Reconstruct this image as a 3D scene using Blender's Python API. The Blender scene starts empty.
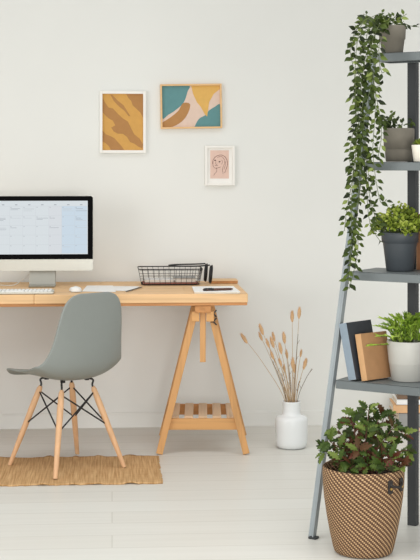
import bpy, bmesh, math, random
from math import sin, cos, pi, sqrt, radians
from mathutils import Vector, Matrix, Quaternion
random.seed(7)
scene = bpy.context.scene
col = scene.collection

# ------------------------------------------------------------------ camera maths
H, F, CX, HY, YAW = 1.345, 1400.0, 210.0, 165.0, radians(4.0)
RIGHT = Vector((cos(YAW), -sin(YAW), 0)); FWD = Vector((sin(YAW), cos(YAW), 0))
WALL_Y = 7.2
def cam2w(X, d, z=0.0):
    p = RIGHT * X + FWD * d
    return Vector((p.x, p.y, z))
def on_plane_z(px, py, z):            # point at height z seen at a pixel
    d = F * (H - z) / (py - HY)
    return cam2w((px - CX) * d / F, d, z)
def at_y(px, py, y):                  # point on the vertical plane y=const seen at a pixel
    k = (px - CX) / F
    d = y / (cos(YAW) - k * sin(YAW))
    return cam2w(k * d, d, H - (py - HY) * d / F)
def at_d(px, py, d):
    return cam2w((px - CX) * d / F, d, H - (py - HY) * d / F)

# ------------------------------------------------------------------ materials
def lin(c):
    return tuple((v / 12.92 if v <= .04045 else ((v + .055) / 1.055) ** 2.4) for v in c)
def rgb(r, g, b):
    return lin((r / 255, g / 255, b / 255)) + (1.0,)
class NT:
    def __init__(s, name):
        s.m = bpy.data.materials.new(name); s.m.use_nodes = True
        s.n = s.m.node_tree.nodes; s.l = s.m.node_tree.links
        s.b = s.n['Principled BSDF']
    def add(s, t, **kw):
        n = s.n.new(t)
        for k, v in kw.items():
            if k in n.inputs: n.inputs[k].default_value = v
            else: setattr(n, k, v)
        return n
    def link(s, a, b): s.l.new(a, b)
    def coords(s, scale=(1, 1, 1), kind='Object', rot=(0, 0, 0)):
        t = s.add('ShaderNodeTexCoord'); mp = s.add('ShaderNodeMapping')
        mp.inputs['Scale'].default_value = scale; mp.inputs['Rotation'].default_value = rot
        s.link(t.outputs[kind], mp.inputs['Vector']); return mp.outputs['Vector']
    def ramp(s, fac, stops):
        r = s.add('ShaderNodeValToRGB'); e = r.color_ramp.elements
        while len(e) < len(stops): e.new(.5)
        for i, (p, c) in enumerate(stops): e[i].position = p; e[i].color = c
        s.link(fac, r.inputs['Fac']); return r.outputs['Color']
    def bump(s, h, strength=.2, dist=.002):
        b = s.add('ShaderNodeBump'); b.inputs['Strength'].default_value = strength; b.inputs['Distance'].default_value = dist
        s.link(h, b.inputs['Height']); s.link(b.outputs['Normal'], s.b.inputs['Normal'])
def shade(c, k): return (c[0] * k, c[1] * k, c[2] * k, 1)
def plain(name, c, rough=.5, metal=0, var=.06, scale=30, bump=0, spec=.5):
    t = NT(name); t.b.inputs['Roughness'].default_value = rough; t.b.inputs['Metallic'].default_value = metal
    t.b.inputs['Specular IOR Level'].default_value = spec
    nz = t.add('ShaderNodeTexNoise', Scale=scale, Detail=3.0)
    t.link(t.coords(), nz.inputs['Vector'])
    t.link(t.ramp(nz.outputs['Fac'], [(.3, shade(c, 1 - var)), (.7, shade(c, 1 + var))]), t.b.inputs['Base Color'])
    if bump: t.bump(nz.outputs['Fac'], bump)
    return t.m
def wood(name, c, axis='x', dark=.78, rough=.5, grain=26):
    sc = {'x': (1.2, grain, grain), 'y': (grain, 1.2, grain), 'z': (grain, grain, 1.2)}[axis]
    t = NT(name); t.b.inputs['Roughness'].default_value = rough; t.b.inputs['Specular IOR Level'].default_value = .3
    v = t.coords(sc)
    nz = t.add('ShaderNodeTexNoise', Scale=1.6, Detail=5.0, Distortion=.6); t.link(v, nz.inputs['Vector'])
    t.link(t.ramp(nz.outputs['Fac'], [(.28, shade(c, dark)), (.5, c), (.75, shade(c, 1.1))]), t.b.inputs['Base Color'])
    t.bump(nz.outputs['Fac'], .06)
    return t.m
def leafmat(name, stops, rough=.55, transl=.12):
    t = NT(name); t.b.inputs['Roughness'].default_value = rough; t.b.inputs['Specular IOR Level'].default_value = .25
    a = t.add('ShaderNodeAttribute'); a.attribute_name = 'tint'
    c = t.ramp(a.outputs['Fac'], stops)
    t.link(c, t.b.inputs['Base Color'])
    tr = t.add('ShaderNodeBsdfTranslucent'); t.link(c, tr.inputs['Color'])
    mx = t.add('ShaderNodeMixShader'); mx.inputs['Fac'].default_value = transl
    t.link(t.b.outputs['BSDF'], mx.inputs[1]); t.link(tr.outputs['BSDF'], mx.inputs[2])
    t.link(mx.outputs['Shader'], t.n['Material Output'].inputs['Surface'])
    return t.m

M = {}
M['wall'] = plain('wall_paint', rgb(228, 229, 225), .9, var=.008, scale=3, spec=.2)
M['trim'] = plain('trim_paint', rgb(228, 229, 225), .6, var=.01, scale=3, spec=.3)
# floor: white painted planks
t = NT('painted_planks'); t.b.inputs['Roughness'].default_value = .38; t.b.inputs['Specular IOR Level'].default_value = .35
br = t.add('ShaderNodeTexBrick'); t.link(t.coords((1, 1, 1)), br.inputs['Vector'])
for k, v in (('Scale', 1.0), ('Mortar Size', .0035), ('Mortar Smooth', .3), ('Brick Width', 2.4), ('Row Height', .17)):
    br.inputs[k].default_value = v
br.inputs['Color1'].default_value = rgb(217, 217, 211); br.inputs['Color2'].default_value = rgb(213, 212, 205)
br.inputs['Mortar'].default_value = rgb(201, 200, 192)
nz = t.add('ShaderNodeTexNoise', Scale=1.5, Detail=4.0); t.link(t.coords((1.0, 18, 1)), nz.inputs['Vector'])
gr = t.ramp(nz.outputs['Fac'], [(.3, (.955, .955, .95, 1)), (.65, (1, 1, 1, 1))])
mm = t.add('ShaderNodeMixRGB'); mm.blend_type = 'MULTIPLY'; mm.inputs['Fac'].default_value = 1
t.link(br.outputs['Color'], mm.inputs[1]); t.link(gr, mm.inputs[2]); t.link(mm.outputs['Color'], t.b.inputs['Base Color'])
t.bump(br.outputs['Fac'], -.15, .002)
M['floor'] = t.m
PINE = rgb(228, 188, 140)
M['pine_x'] = wood('pine_along', PINE, 'x'); M['pine_y'] = wood('pine_across', PINE, 'y'); M['pine_z'] = wood('pine_upright', rgb(204, 154, 100), 'z')
M['pine_rail'] = wood('pine_rail', rgb(204, 154, 98), 'x'); M['pine_edge'] = wood('pine_underlayer', rgb(196, 138, 86), 'x')  # pine_rail has the front rail's shade put into its brown
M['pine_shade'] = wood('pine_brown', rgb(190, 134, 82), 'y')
M['pine_pale'] = wood('pine_pale', rgb(214, 184, 150), 'y')
M['beech'] = wood('beech_leg', rgb(214, 172, 132), 'z', dark=.88, grain=40)
M['oakframe'] = wood('oak_frame', rgb(226, 186, 136), 'x', dark=.9)
M['shell'] = plain('grey_plastic', rgb(136, 141, 137), .42, var=.01, spec=.4)
M['blackmetal'] = plain('black_metal', rgb(22, 22, 23), .5, metal=.0, var=.1)
M['blackplastic'] = plain('black_plastic', rgb(20, 20, 21), .55, var=.1)
M['blackcushion'] = plain('black_leatherette', rgb(34, 34, 36), .65, var=.15, scale=80)
M['bezel'] = plain('black_glass', rgb(8, 8, 9), .6, var=.02, spec=.05)
M['alu'] = plain('silver_aluminium', rgb(196, 196, 187), .4, metal=.3, var=.01)
M['aludark'] = plain('brushed_stand', rgb(168, 167, 158), .36, metal=.5, var=.02)
M['whiteplastic'] = plain('white_plastic', rgb(236, 236, 233), .4, var=.01)
M['keygrey'] = plain('key_gap', rgb(196, 197, 196), .5, var=.03)
M['paper'] = plain('white_paper', rgb(240, 239, 236), .8, var=.01)
M['paperedge'] = plain('page_edges', rgb(222, 214, 198), .85, var=.05, scale=120)
M['cable'] = plain('white_cable', rgb(214, 212, 205), .5, var=.01)
M['ceramic'] = plain('white_ceramic', rgb(226, 229, 229), .25, var=.01, scale=6)
M['frame_white'] = plain('white_frame', rgb(236, 234, 228), .5, var=.01)
M['mat_white'] = plain('white_mount', rgb(238, 236, 231), .9, var=.01)
M['steel'] = plain('grey_powder_coat', rgb(103, 110, 111), .45, metal=.1, var=.05, scale=12)
M['steel_lit'] = plain('lit_powder_coat', rgb(146, 154, 157), .45, metal=.1, var=.05, scale=12); M['steel_dark_shade'] = plain('dark_shaded_coat', rgb(46, 49, 51), .55, metal=.0, var=.06, scale=12)  # lit front legs and shaded rear posts put into the greys; caps dark
M['concrete'] = plain('grey_concrete', rgb(114, 109, 98), .85, var=.12, scale=22, bump=.1)
M['concrete2'] = plain('warm_concrete', rgb(114, 109, 98), .85, var=.10, scale=18, bump=.1)
M['charpot'] = plain('charcoal_plastic', rgb(68, 74, 79), .5, var=.05, scale=14)
M['whitepot'] = plain('white_pot', rgb(186, 185, 178), .5, var=.03, scale=16)
M['creampot'] = plain('cream_pot', rgb(228, 222, 208), .5, var=.03, scale=16)
M['terracotta'] = plain('terracotta', rgb(150, 104, 72), .8, var=.1, scale=20)
M['soil'] = plain('dark_soil', rgb(58, 46, 36), .95, var=.35, scale=90, bump=.5)
M['navy'] = plain('dark_book_cloth', rgb(52, 55, 61), .6, var=.08, scale=50)
M['bluegrey'] = plain('blue_grey_spine', rgb(132, 146, 158), .6, var=.05, scale=40)
M['kraft'] = plain('kraft_cover', rgb(172, 130, 90), .7, var=.07, scale=26)
M['kraftspine'] = plain('kraft_spine', rgb(204, 160, 114), .7, var=.05, scale=26)
M['bookbrown'] = plain('brown_cover', rgb(122, 98, 78), .7, var=.08)
M['bookgrey'] = plain('grey_cover', rgb(150, 150, 147), .7, var=.05)
M['bookpink'] = plain('pink_cover', rgb(214, 186, 170), .7, var=.05)
M['booktan'] = plain('tan_cover', rgb(220, 176, 130), .7, var=.05)
M['leather'] = plain('dark_leather', rgb(40, 34, 30), .55, var=.15)
M['brass'] = plain('brass', rgb(196, 160, 92), .35, metal=.8, var=.05)
M['pen'] = plain('brown_pen', rgb(84, 52, 40), .4, var=.1)
M['pencil'] = plain('grey_pencil', rgb(92, 90, 88), .5, var=.05)
M['redlining'] = plain('red_brown_liner', rgb(140, 78, 60), .7, var=.1, scale=40)
M['stem_green'] = plain('green_stem', rgb(86, 98, 52), .6, var=.1)
M['stem_red'] = plain('reddish_stem', rgb(98, 62, 50), .7, var=.1)
M['straw'] = plain('dry_straw', rgb(186, 156, 116), .8, var=.1)
M['strawdark'] = plain('dark_straw', rgb(120, 104, 84), .8, var=.1)
M['seed'] = plain('seed_fluff', rgb(212, 174, 132), .95, var=.16, scale=220)
M['vine_leaf'] = leafmat('vine_leaf', [(0, rgb(26, 36, 12)), (.5, rgb(58, 74, 24)), (.8, rgb(88, 104, 40)), (1, rgb(134, 148, 80))])
M['dark_leaf'] = leafmat('dark_leaf', [(0, rgb(30, 42, 18)), (1, rgb(80, 96, 42))])
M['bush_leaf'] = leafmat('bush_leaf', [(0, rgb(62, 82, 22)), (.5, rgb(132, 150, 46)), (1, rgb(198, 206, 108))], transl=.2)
M['fern_leaf'] = leafmat('fern_leaf', [(0, rgb(84, 118, 30)), (.5, rgb(146, 178, 58)), (1, rgb(192, 214, 104))], transl=.2)
M['holly_leaf'] = leafmat('holly_leaf', [(0, rgb(92, 44, 34)), (.22, rgb(84, 58, 34)), (.4, rgb(38, 54, 20)), (.75, rgb(70, 92, 34)), (1, rgb(112, 128, 60))])
M['succ_leaf'] = leafmat('succulent_leaf', [(0, rgb(84, 108, 36)), (1, rgb(160, 172, 70))])
# art colours
for k, c in dict(ochre=(208, 160, 90), tan=(176, 130, 82), teal=(100, 144, 146), blush=(222, 198, 182), mustard=(220, 176, 100),
                 clay=(180, 134, 86), pinkprint=(222, 192, 178), ink=(112, 66, 60), inkdark=(58, 34, 34)).items():
    M[k] = plain('print_' + k, rgb(*c), .85, var=.03, scale=40, spec=.2)
def emis(name, c, e):
    t = NT(name); t.b.inputs['Base Color'].default_value = (.02, .02, .02, 1); t.b.inputs['Roughness'].default_value = .5; t.b.inputs['Specular IOR Level'].default_value = .2
    t.b.inputs['Emission Color'].default_value = c; t.b.inputs['Emission Strength'].default_value = e; return t.m
M['scr'] = emis('screen_white', rgb(218, 225, 229), .92)
M['scrblue'] = emis('screen_blue', rgb(203, 219, 232), .92)
M['scrpink'] = emis('screen_pink', rgb(217, 222, 227), .92)
M['scrline'] = emis('screen_grid', rgb(200, 206, 211), .9)
M['scrtext'] = emis('screen_text', rgb(158, 164, 173), .86)
# jute rug
t = NT('jute_weave'); t.b.inputs['Roughness'].default_value = .95; t.b.inputs['Specular IOR Level'].default_value = .1
wv = t.add('ShaderNodeTexWave', Scale=16.0, Distortion=3.0, Detail=2.0); wv.wave_type = 'BANDS'; wv.bands_direction = 'Y'
t.link(t.coords(), wv.inputs['Vector'])
nz = t.add('ShaderNodeTexNoise', Scale=1.0, Detail=4.0); t.link(t.coords((150, 5, 1)), nz.inputs['Vector'])
wk_ = t.add('ShaderNodeMath'); wk_.operation = 'MULTIPLY'; wk_.inputs[1].default_value = .28; t.link(wv.outputs['Fac'], wk_.inputs[0])
ad = t.add('ShaderNodeMath'); ad.operation = 'ADD'
t.link(wk_.outputs[0], ad.inputs[0]); t.link(nz.outputs['Fac'], ad.inputs[1])
hv = t.add('ShaderNodeMath'); hv.operation = 'MULTIPLY'; hv.inputs[1].default_value = .78; t.link(ad.outputs[0], hv.inputs[0])
t.link(t.ramp(hv.outputs[0], [(.3, rgb(158, 120, 78)), (.5, rgb(194, 156, 110)), (.72, rgb(218, 184, 140))]), t.b.inputs['Base Color'])
t.bump(hv.outputs[0], .4, .002)
M['jute'] = t.m
# woven basket: diagonal dark twill in straw, made on the part's own UV
t = NT('woven_seagrass'); t.b.inputs['Roughness'].default_value = .85; t.b.inputs['Specular IOR Level'].default_value = .2
uv = t.add('ShaderNodeUVMap'); sp = t.add('ShaderNodeSeparateXYZ'); t.link(uv.outputs['UV'], sp.inputs[0])
def mth(op, a, b=None):
    n = t.add('ShaderNodeMath'); n.operation = op
    for i, v in enumerate((a, b)):
        if v is None: continue
        if isinstance(v, (int, float)): n.inputs[i].default_value = v
        else: t.link(v, n.inputs[i])
    return n.outputs[0]
U, V = sp.outputs['X'], sp.outputs['Y']
ur = mth('FLOOR', mth('MULTIPLY', V, 54.0))               # weave rows
us = mth('MULTIPLY', U, 126.0)
ph = mth('FRACT', mth('DIVIDE', mth('ADD', mth('FLOOR', us), ur), 3.0))
dk = mth('LESS_THAN', ph, .34)
fu = mth('PINGPONG', us, .5); fv = mth('PINGPONG', mth('MULTIPLY', V, 54.0), .5)
edge = mth('MULTIPLY', mth('MINIMUM', mth('MULTIPLY', fu, 3.0), 1.0), mth('MINIMUM', mth('MULTIPLY', fv, 3.0), 1.0))
mx = t.add('ShaderNodeMixRGB'); t.link(dk, mx.inputs[0]); mx.inputs[1].default_value = rgb(208, 172, 130); mx.inputs[2].default_value = rgb(104, 78, 60)
m2 = t.add('ShaderNodeMixRGB'); m2.blend_type = 'MULTIPLY'; m2.inputs[0].default_value = .12
cr = t.add('ShaderNodeCombineXYZ'); [t.link(edge, cr.inputs[i]) for i in range(3)]
t.link(mx.outputs[0], m2.inputs[1]); t.link(cr.outputs[0], m2.inputs[2]); t.link(m2.outputs[0], t.b.inputs['Base Color'])
t.bump(edge, .6, .003)
M['woven'] = t.m

# ------------------------------------------------------------------ mesh builder
class MB:
    def __init__(s): s.v = []; s.f = []; s.mi = []; s.sm = []; s.tint = []; s.uv = {}
    def raw(s, vs, fs, mi=0, smooth=False, tint=.5, mat=None):
        b = len(s.v)
        s.v += [tuple(mat @ Vector(p)) if mat else tuple(p) for p in vs]
        for f in fs:
            s.f.append([b + i for i in f]); s.mi.append(mi); s.sm.append(smooth); s.tint.append(tint)
        return s
    def box(s, c, size, rot=None, bev=0.0, mi=0, seg=2):
        bm = bmesh.new(); bmesh.ops.create_cube(bm, size=1)
        bmesh.ops.scale(bm, vec=Vector(size), verts=bm.verts)
        if bev: bmesh.ops.bevel(bm, geom=bm.edges[:], offset=min(bev, min(size) * .49), segments=seg, affect='EDGES', profile=.5)
        m = Matrix.Translation(Vector(c)) @ (rot.to_4x4() if rot else Matrix())
        bm.verts.index_update()
        s.raw([m @ v.co for v in bm.verts], [[v.index for v in f.verts] for f in bm.faces], mi); bm.free(); return s
    def bar(s, a, b, w, h, up=(0, 0, 1), bev=.002, mi=0, end=0):       # box from a to b
        a, b = Vector(a), Vector(b); z = (b - a); L = z.length; z.normalize()
        x = Vector(up).cross(z)
        if x.length < 1e-4: x = Vector((1, 0, 0))
        x.normalize(); y = z.cross(x)
        r = Matrix((x, y, z)).transposed()
        return s.box((a + b) / 2, (w, h, L + end), r, bev, mi)
    def tube(s, pts, rad, n=8, mi=0, cap=True, tint=.5):
        pts = [Vector(p) for p in pts]
        rs = rad if isinstance(rad, (list, tuple)) else [rad] * len(pts)
        vs, fs = [], []; ref = None
        for i, p in enumerate(pts):
            t_ = (pts[min(i + 1, len(pts) - 1)] - pts[max(i - 1, 0)]).normalized()
            if ref is None:
                ref = Vector((0, 0, 1)) if abs(t_.z) < .9 else Vector((1, 0, 0))
            x = ref - t_ * ref.dot(t_)
            if x.length < 1e-5: x = t_.orthogonal()
            x.normalize(); y = t_.cross(x); ref = x
            for k in range(n):
                a = 2 * pi * k / n; vs.append(p + (x * cos(a) + y * sin(a)) * rs[i])
        for i in range(len(pts) - 1):
            for k in range(n):
                k2 = (k + 1) % n; fs.append([i * n + k, i * n + k2, (i + 1) * n + k2, (i + 1) * n + k])
        s.raw(vs, fs, mi, True, tint)
        if cap:
            s.raw(vs[:n], [list(range(n))[::-1]], mi, False, tint); s.raw(vs[-n:], [list(range(n))], mi, False, tint)
        return s
    def lathe(s, prof, n=40, c=(0, 0, 0), mi=0, uv=False):
        vs, fs = [], []; c = Vector(c)
        for r, z in prof:
            for k in range(n):
                a = 2 * pi * k / n; vs.append(c + Vector((r * cos(a), r * sin(a), z)))
        f0 = len(s.f)
        for i in range(len(prof) - 1):
            for k in range(n):
                k2 = (k + 1) % n; fs.append([i * n + k, i * n + k2, (i + 1) * n + k2, (i + 1) * n + k])
        s.raw(vs, fs, mi, True)
        if uv:
            L = [0]
            for i in range(1, len(prof)): L.append(L[-1] + math.hypot(prof[i][0] - prof[i - 1][0], prof[i][1] - prof[i - 1][1]))
            j = 0
            for i in range(len(prof) - 1):
                for k in range(n):
                    va, vb = L[i] / .3, L[i + 1] / .3
                    s.uv[f0 + j] = [(k / n, va), ((k + 1) / n, va), ((k + 1) / n, vb), (k / n, vb)]; j += 1
        return s
    def poly(s, pts, mi=0, tint=.5): return s.raw(pts, [list(range(len(pts)))], mi, False, tint)
    def build(s, name, mats, parent=None, loc=None, smooth_angle=None):
        me = bpy.data.meshes.new(name); me.from_pydata(s.v, [], s.f)
        for m in (mats if isinstance(mats, (list, tuple)) else [mats]): me.materials.append(M[m] if isinstance(m, str) else m)
        me.polygons.foreach_set('material_index', s.mi); me.polygons.foreach_set('use_smooth', s.sm)
        at = me.attributes.new('tint', 'FLOAT', 'FACE'); at.data.foreach_set('value', s.tint)
        if s.uv:
            ul = me.uv_layers.new(name='UVMap')
            for p in me.polygons:
                if p.index in s.uv:
                    for li, w in zip(p.loop_indices, s.uv[p.index]): ul.data[li].uv = w
        me.update()
        o = bpy.data.objects.new(name, me); col.objects.link(o)
        if parent: o.parent = parent
        if loc is not None: o.location = loc
        return o
def tag(o, label, cat, group=None, kind=None):
    o['label'] = label; o['category'] = cat
    if group: o['group'] = group
    if kind: o['kind'] = kind
    return o
def thing(name, label, cat, loc, rz=0, group=None):
    o = bpy.data.objects.new(name, None); col.objects.link(o); o.empty_display_size = .05
    o.location = loc; o.rotation_euler = (0, 0, rz); tag(o, label, cat, group); return o
def struct(o): o['kind'] = 'structure'; return o
def smoothcurve(pts, n=6):
    P = [Vector(p) for p in pts]; out = []
    for i in range(len(P) - 1):
        p0, p1, p2, p3 = P[max(i - 1, 0)], P[i], P[i + 1], P[min(i + 2, len(P) - 1)]
        for k in range(n):
            t_ = k / n
            out.append(.5 * ((2 * p1) + (p2 - p0) * t_ + (2 * p0 - 5 * p1 + 4 * p2 - p3) * t_ ** 2 + (3 * p1 - p0 - 3 * p2 + p3) * t_ ** 3))
    out.append(P[-1]); return out

# ------------------------------------------------------------------ setting
m = MB(); m.box((0.3, 3.2, -.05), (12, 8.2, .1)); struct(m.build('floor', 'floor'))
m = MB(); m.box((0.3, WALL_Y + .06, 1.6), (12, .12, 3.4)); struct(m.build('wall_back', 'wall'))
m = MB(); m.box((0.3, WALL_Y - .007, .034), (12, .014, .068)); m.box((0.3, WALL_Y - .005, .071), (12, .009, .008), bev=.002)
struct(m.build('baseboard_back', 'trim'))

# ------------------------------------------------------------------ desk
DY0, DY1, DTOP = 6.453, 7.165, .75
DR = on_plane_z(248, 293.5, DTOP).x            # right end
DL = DR - 2.0
desk = thing('trestle_desk', 'long pine desk with a thick plank top on an open A-frame trestle against the wall', 'desk', ((DL + DR) / 2, (DY0 + DY1) / 2, 0))
ox, oy = desk.location.x, desk.location.y
m = MB(); yy = [DY0, DY0 + .18, DY0 + .36, DY0 + .54, DY1]
seam = on_plane_z(34, 295, DTOP).x
for i in range(4):
    a, b = yy[i], yy[i + 1]
    cuts = [DL, seam + [0, .7, -.5, .3][i], DR]
    for x0, x1 in zip(cuts, cuts[1:]):
        m.box(((x0 + x1) / 2 - ox, (a + b) / 2 - oy, DTOP - .021), (x1 - x0 - .0006, b - a - .0003, .042), bev=.002 if i else .0035)
top = m.build('tabletop', 'pine_x', desk)
m = MB(); m.box((0, .002, DTOP - .0485), (DR - DL - .006, DY1 - DY0 - .006, .013), bev=.0015)
m.build('underlayer', 'pine_edge', top)
def trestle(xc):
    YN, YF = 6.478, 6.94          # near and far A frames
    r = bpy.data.objects.new('trestle', None); col.objects.link(r); r.parent = desk; r.location = (xc - ox, 6.478 - oy, 0); r.rotation_euler = (0, 0, radians(-3.7))
    HB = DTOP - .056
    for y in (YN + .015, YF - .015):
        for sx in (-1, 1):
            q = MB()
            q.bar((sx * .202, y - 6.478, .004), (sx * .040, y - 6.478, .655), .026, .031, up=(1, 0, 0), bev=.002)
            # saw the foot flat
            q.v = [(a, b, max(c, 0.0)) for a, b, c in q.v]
            q.build('leg', 'pine_z', r)
    # head: two clamping blocks, the beam under the top and the height board
    for y in (YN - .004, YF + .004):
        for sx in (-1, 1):
            q = MB(); q.box((sx * .034, y - 6.478, .643), (.036, .016, .046), bev=.002); q.build('head_block', 'pine_rail', r)
        q = MB(); q.box((0, y + (.016 if y < 6.7 else -.016) - 6.478, .565), (.027, .018, .27), bev=.002); q.build('height_board', 'pine_z', r)
    q = MB(); q.box((0, (YN + YF) / 2 - 6.478, HB - .017), (.075, YF - YN + .03, .033), bev=.002); q.build('head_beam', 'pine_shade', r)
    # wing bolts
    for z in (.657, .620):
        q = MB(); yb_ = YN - .006 - 6.478; q.tube([(.036, yb_, z), (.054, yb_, z)], .0045, 8)
        for k in (-1, 1): q.bar((.048, yb_, z), (.064, yb_, z + k * .016), .006, .011, up=(0, 1, 0), bev=.0015)
        q.build('wing_bolt', 'blackmetal', r)
    # slatted shelf
    xw = lambda z: .202 - (.202 - .040) * z / .655
    for nm, y, mt in (('front_rail', YN + .034, 'pine_rail'), ('rear_rail', YF - .034, 'pine_shade')):
        q = MB(); q.box((0, y - 6.478, .138), (2 * xw(.138) + .012, .016, .052), bev=.002); q.build(nm, mt, r)
    for k in range(5):
        q = MB(); q.box((-.132 + k * .066, (YN + YF) / 2 - 6.478, .1655), (.041, YF - YN - .09, .0105), bev=.0015); q.build('shelf_slat', 'pine_pale', r)
    return r
TX = on_plane_z(202.5, 454, 0).x
trestle(TX); trestle(DL + (DR - TX))

# ------------------------------------------------------------------ monitor
mc = at_y(42, 286, 6.86); MX = mc.x
mon = thing('desktop_computer', 'silver all-in-one computer with black bezel showing a pale calendar, on the desk', 'computer', (MX, 6.90, DTOP))
MY = 0.0
def mz(py): return at_y(60, py, 6.88).z - DTOP
zb, zc, zt = mz(270.8), mz(259.3), mz(196)
hw = at_y(93, 230, 6.88).x - MX
m = MB()
bm = bmesh.new(); bmesh.ops.create_cube(bm, size=1); bmesh.ops.scale(bm, vec=(2 * hw, .024, zt - zb), verts=bm.verts)
vert_e = [e for e in bm.edges if abs(e.verts[0].co.y - e.verts[1].co.y) > .01]
bmesh.ops.bevel(bm, geom=vert_e, offset=.012, segments=5, affect='EDGES', profile=.5); bm.verts.index_update()
m.raw([v.co + Vector((0, 0, (zt + zb) / 2)) for v in bm.verts], [[v.index for v in f.verts] for f in bm.faces]); bm.free()
body = m.build('casing', 'alu', mon)
# black glass front above the chin, rounded at its top corners
m = MB(); r_ = .012; pts = [(-hw + .0006, zc), (hw - .0006, zc)]
for k in range(7): a = pi / 2 * k / 6; pts.append((hw - .0006 - r_ + r_ * cos(a), zt - .0006 - r_ + r_ * sin(a)))
for k in range(7): a = pi / 2 * (1 + k / 6); pts.append((-hw + .0006 + r_ + r_ * cos(a), zt - .0006 - r_ + r_ * sin(a)))
n_ = len(pts); yb, yf = -.012, -.0145
m.raw([(x, yf, z) for x, z in pts] + [(x, yb, z) for x, z in pts], [list(range(n_))] + [[i, i + n_, (i + 1) % n_ + n_, (i + 1) % n_] for i in range(n_)])
bz = m.build('bezel', 'bezel', mon)
sx1 = hw - (at_y(93, 230, 6.88).x - at_y(87.7, 230, 6.88).x); sz0, sz1 = mz(254.2), mz(200.8)
m = MB(); ys = -.0150
def rect(x0, x1, z0, z1, mi, dy): m.poly([(x0, ys - dy, z0), (x1, ys - dy, z0), (x1, ys - dy, z1), (x0, ys - dy, z1)], mi)
rect(-sx1, sx1, sz0, sz1, 0, 0)
cw = 2 * sx1 / 7; hz = sz1 - (sz1 - sz0) * .1; rh = (hz - sz0) / 5
rect(-sx1 + 5 * cw, sx1 - .004, sz0 + .004, hz, 1, .0002); rect(-sx1 + 4 * cw, -sx1 + 5 * cw, sz0 + .004, hz, 2, .0002)
for k in range(1, 7): rect(-sx1 + k * cw - .0004, -sx1 + k * cw + .0004, sz0, hz, 3, .0004)
for k in range(0, 6): rect(-sx1, sx1, sz0 + k * rh - .0004, sz0 + k * rh + .0004, 3, .0004)
rr = random.Random(3)
for k in range(7):
    cx_ = -sx1 + (k + .5) * cw
    rect(cx_ - .006, cx_ + .006, hz + .005, hz + .0085, 4, .0004)
    for j in range(5):
        x0 = -sx1 + k * cw; z0 = sz0 + (j + 1) * rh
        rect(x0 + .004, x0 + .0085, z0 - .007, z0 - .0045, 4, .0005)
        if rr.random() < (.75 if j >= 2 else .12):
            for q in range(rr.choice((1, 2, 3))):
                rect(x0 + .004, x0 + cw * rr.uniform(.45, .95), z0 - .0125 - q * .0058, z0 - .0108 - q * .0058, 3 if rr.random() < .6 else 4, .0005)
m.build('calendar_screen', ['scr', 'scrblue', 'scrpink', 'scrline', 'scrtext'], mon)
m = MB(); nw = .064                                       # stand: bent sheet neck and foot
prof = smoothcurve([(.075, .20), (.06, .11), (.035, .03), (-.02, .009), (-.07, .006)], 6)
prof = [(p.x, p.y) for p in [Vector((a[0], a[1])) for a in prof]]
vs = []
for y, z in prof:
    for x in (-nw, nw): vs.append((x, y, z))
k = len(vs)
vs += [(x, y + .004, z - .005) for x, y, z in vs]
fs = []
for i in range(len(prof) - 1):
    a = 2 * i; fs += [[a, a + 1, a + 3, a + 2], [k + a + 2, k + a + 3, k + a + 1, k + a], [a, a + 2, k + a + 2, k + a], [a + 3, a + 1, k + a + 1, k + a + 3]]
e = 2 * (len(prof) - 1); fs += [[0, k, k + 1, 1], [e, e + 1, k + e + 1, k + e]]
m.raw(vs, fs, 0, False)
m.box((0, .006, .056), (2 * nw, .006, .105), Matrix.Rotation(radians(-14), 3, 'X'), bev=.002)
m.box((0, .012, .0035), (2 * nw, .14, .005), bev=.002)
m.build('stand', 'aludark', mon)
m = MB(); m.tube(smoothcurve([(-.045, .05, .075), (-.075, .05, .05), (-.11, .04, .022), (-.15, .03, .0035), (-.24, .08, .0035), (-.3, .2, .0035)], 6), .0022, 8)
m.build('power_cable', 'cable', mon)

# keyboard
kr = on_plane_z(54, 291, DTOP + .01).x
kb = thing('keyboard', 'slim white computer keyboard at the front edge of the desk', 'keyboard', (kr - .15, DY0 + .085, DTOP + .0005))
m = MB(); m.box((0, 0, .006), (.30, .118, .011), bev=.003); m.build('keyboard_case', 'alu', kb)
m = MB()
for j in range(5):
    x = -.144
    ws = [.0178] * 16 if j else [.0178] * 4 + [.088] + [.0178] * 8
    for w in ws:
        if x + w > .146: break
        m.box((x + w / 2, -.044 + j * .0215, .0135), (w - .0032, .0175, .005), bev=.0012, seg=1); x += w
kk = m.build('keys', 'whiteplastic', kb); kk['kind'] = 'stuff'
# mouse
p = on_plane_z(75.5, 291.5, DTOP)
mo = thing('computer_mouse', 'small white computer mouse on the desk just left of the chair back', 'mouse', (p.x, p.y, DTOP + .0005), radians(8))
m = MB(); prof = []
vs, fs = [], []; nu, nv = 20, 8
for i in range(nv + 1):
    a = pi / 2 * i / nv
    for k in range(nu):
        b = 2 * pi * k / nu; cx_, sy_ = cos(b), sin(b)
        ex = lambda v, e_: math.copysign(abs(v) ** e_, v)
        vs.append((.029 * ex(cx_, .75) * cos(a) ** .5, .055 * ex(sy_, .8) * cos(a) ** .5, .003 + .019 * sin(a) * (1 - .2 * sy_)))
for i in range(nv):
    for k in range(nu): fs.append([i * nu + k, i * nu + (k + 1) % nu, (i + 1) * nu + (k + 1) % nu, (i + 1) * nu + k])
m.raw(vs, fs, 0, True); m.raw(vs[:nu], [list(range(nu))[::-1]]); m.build('mouse_shell', 'whiteplastic', mo)
m = MB(); m.box((0, 0, .0014), (.05, .095, .0026), bev=.001); m.build('mouse_base', 'alu', mo)

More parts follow.
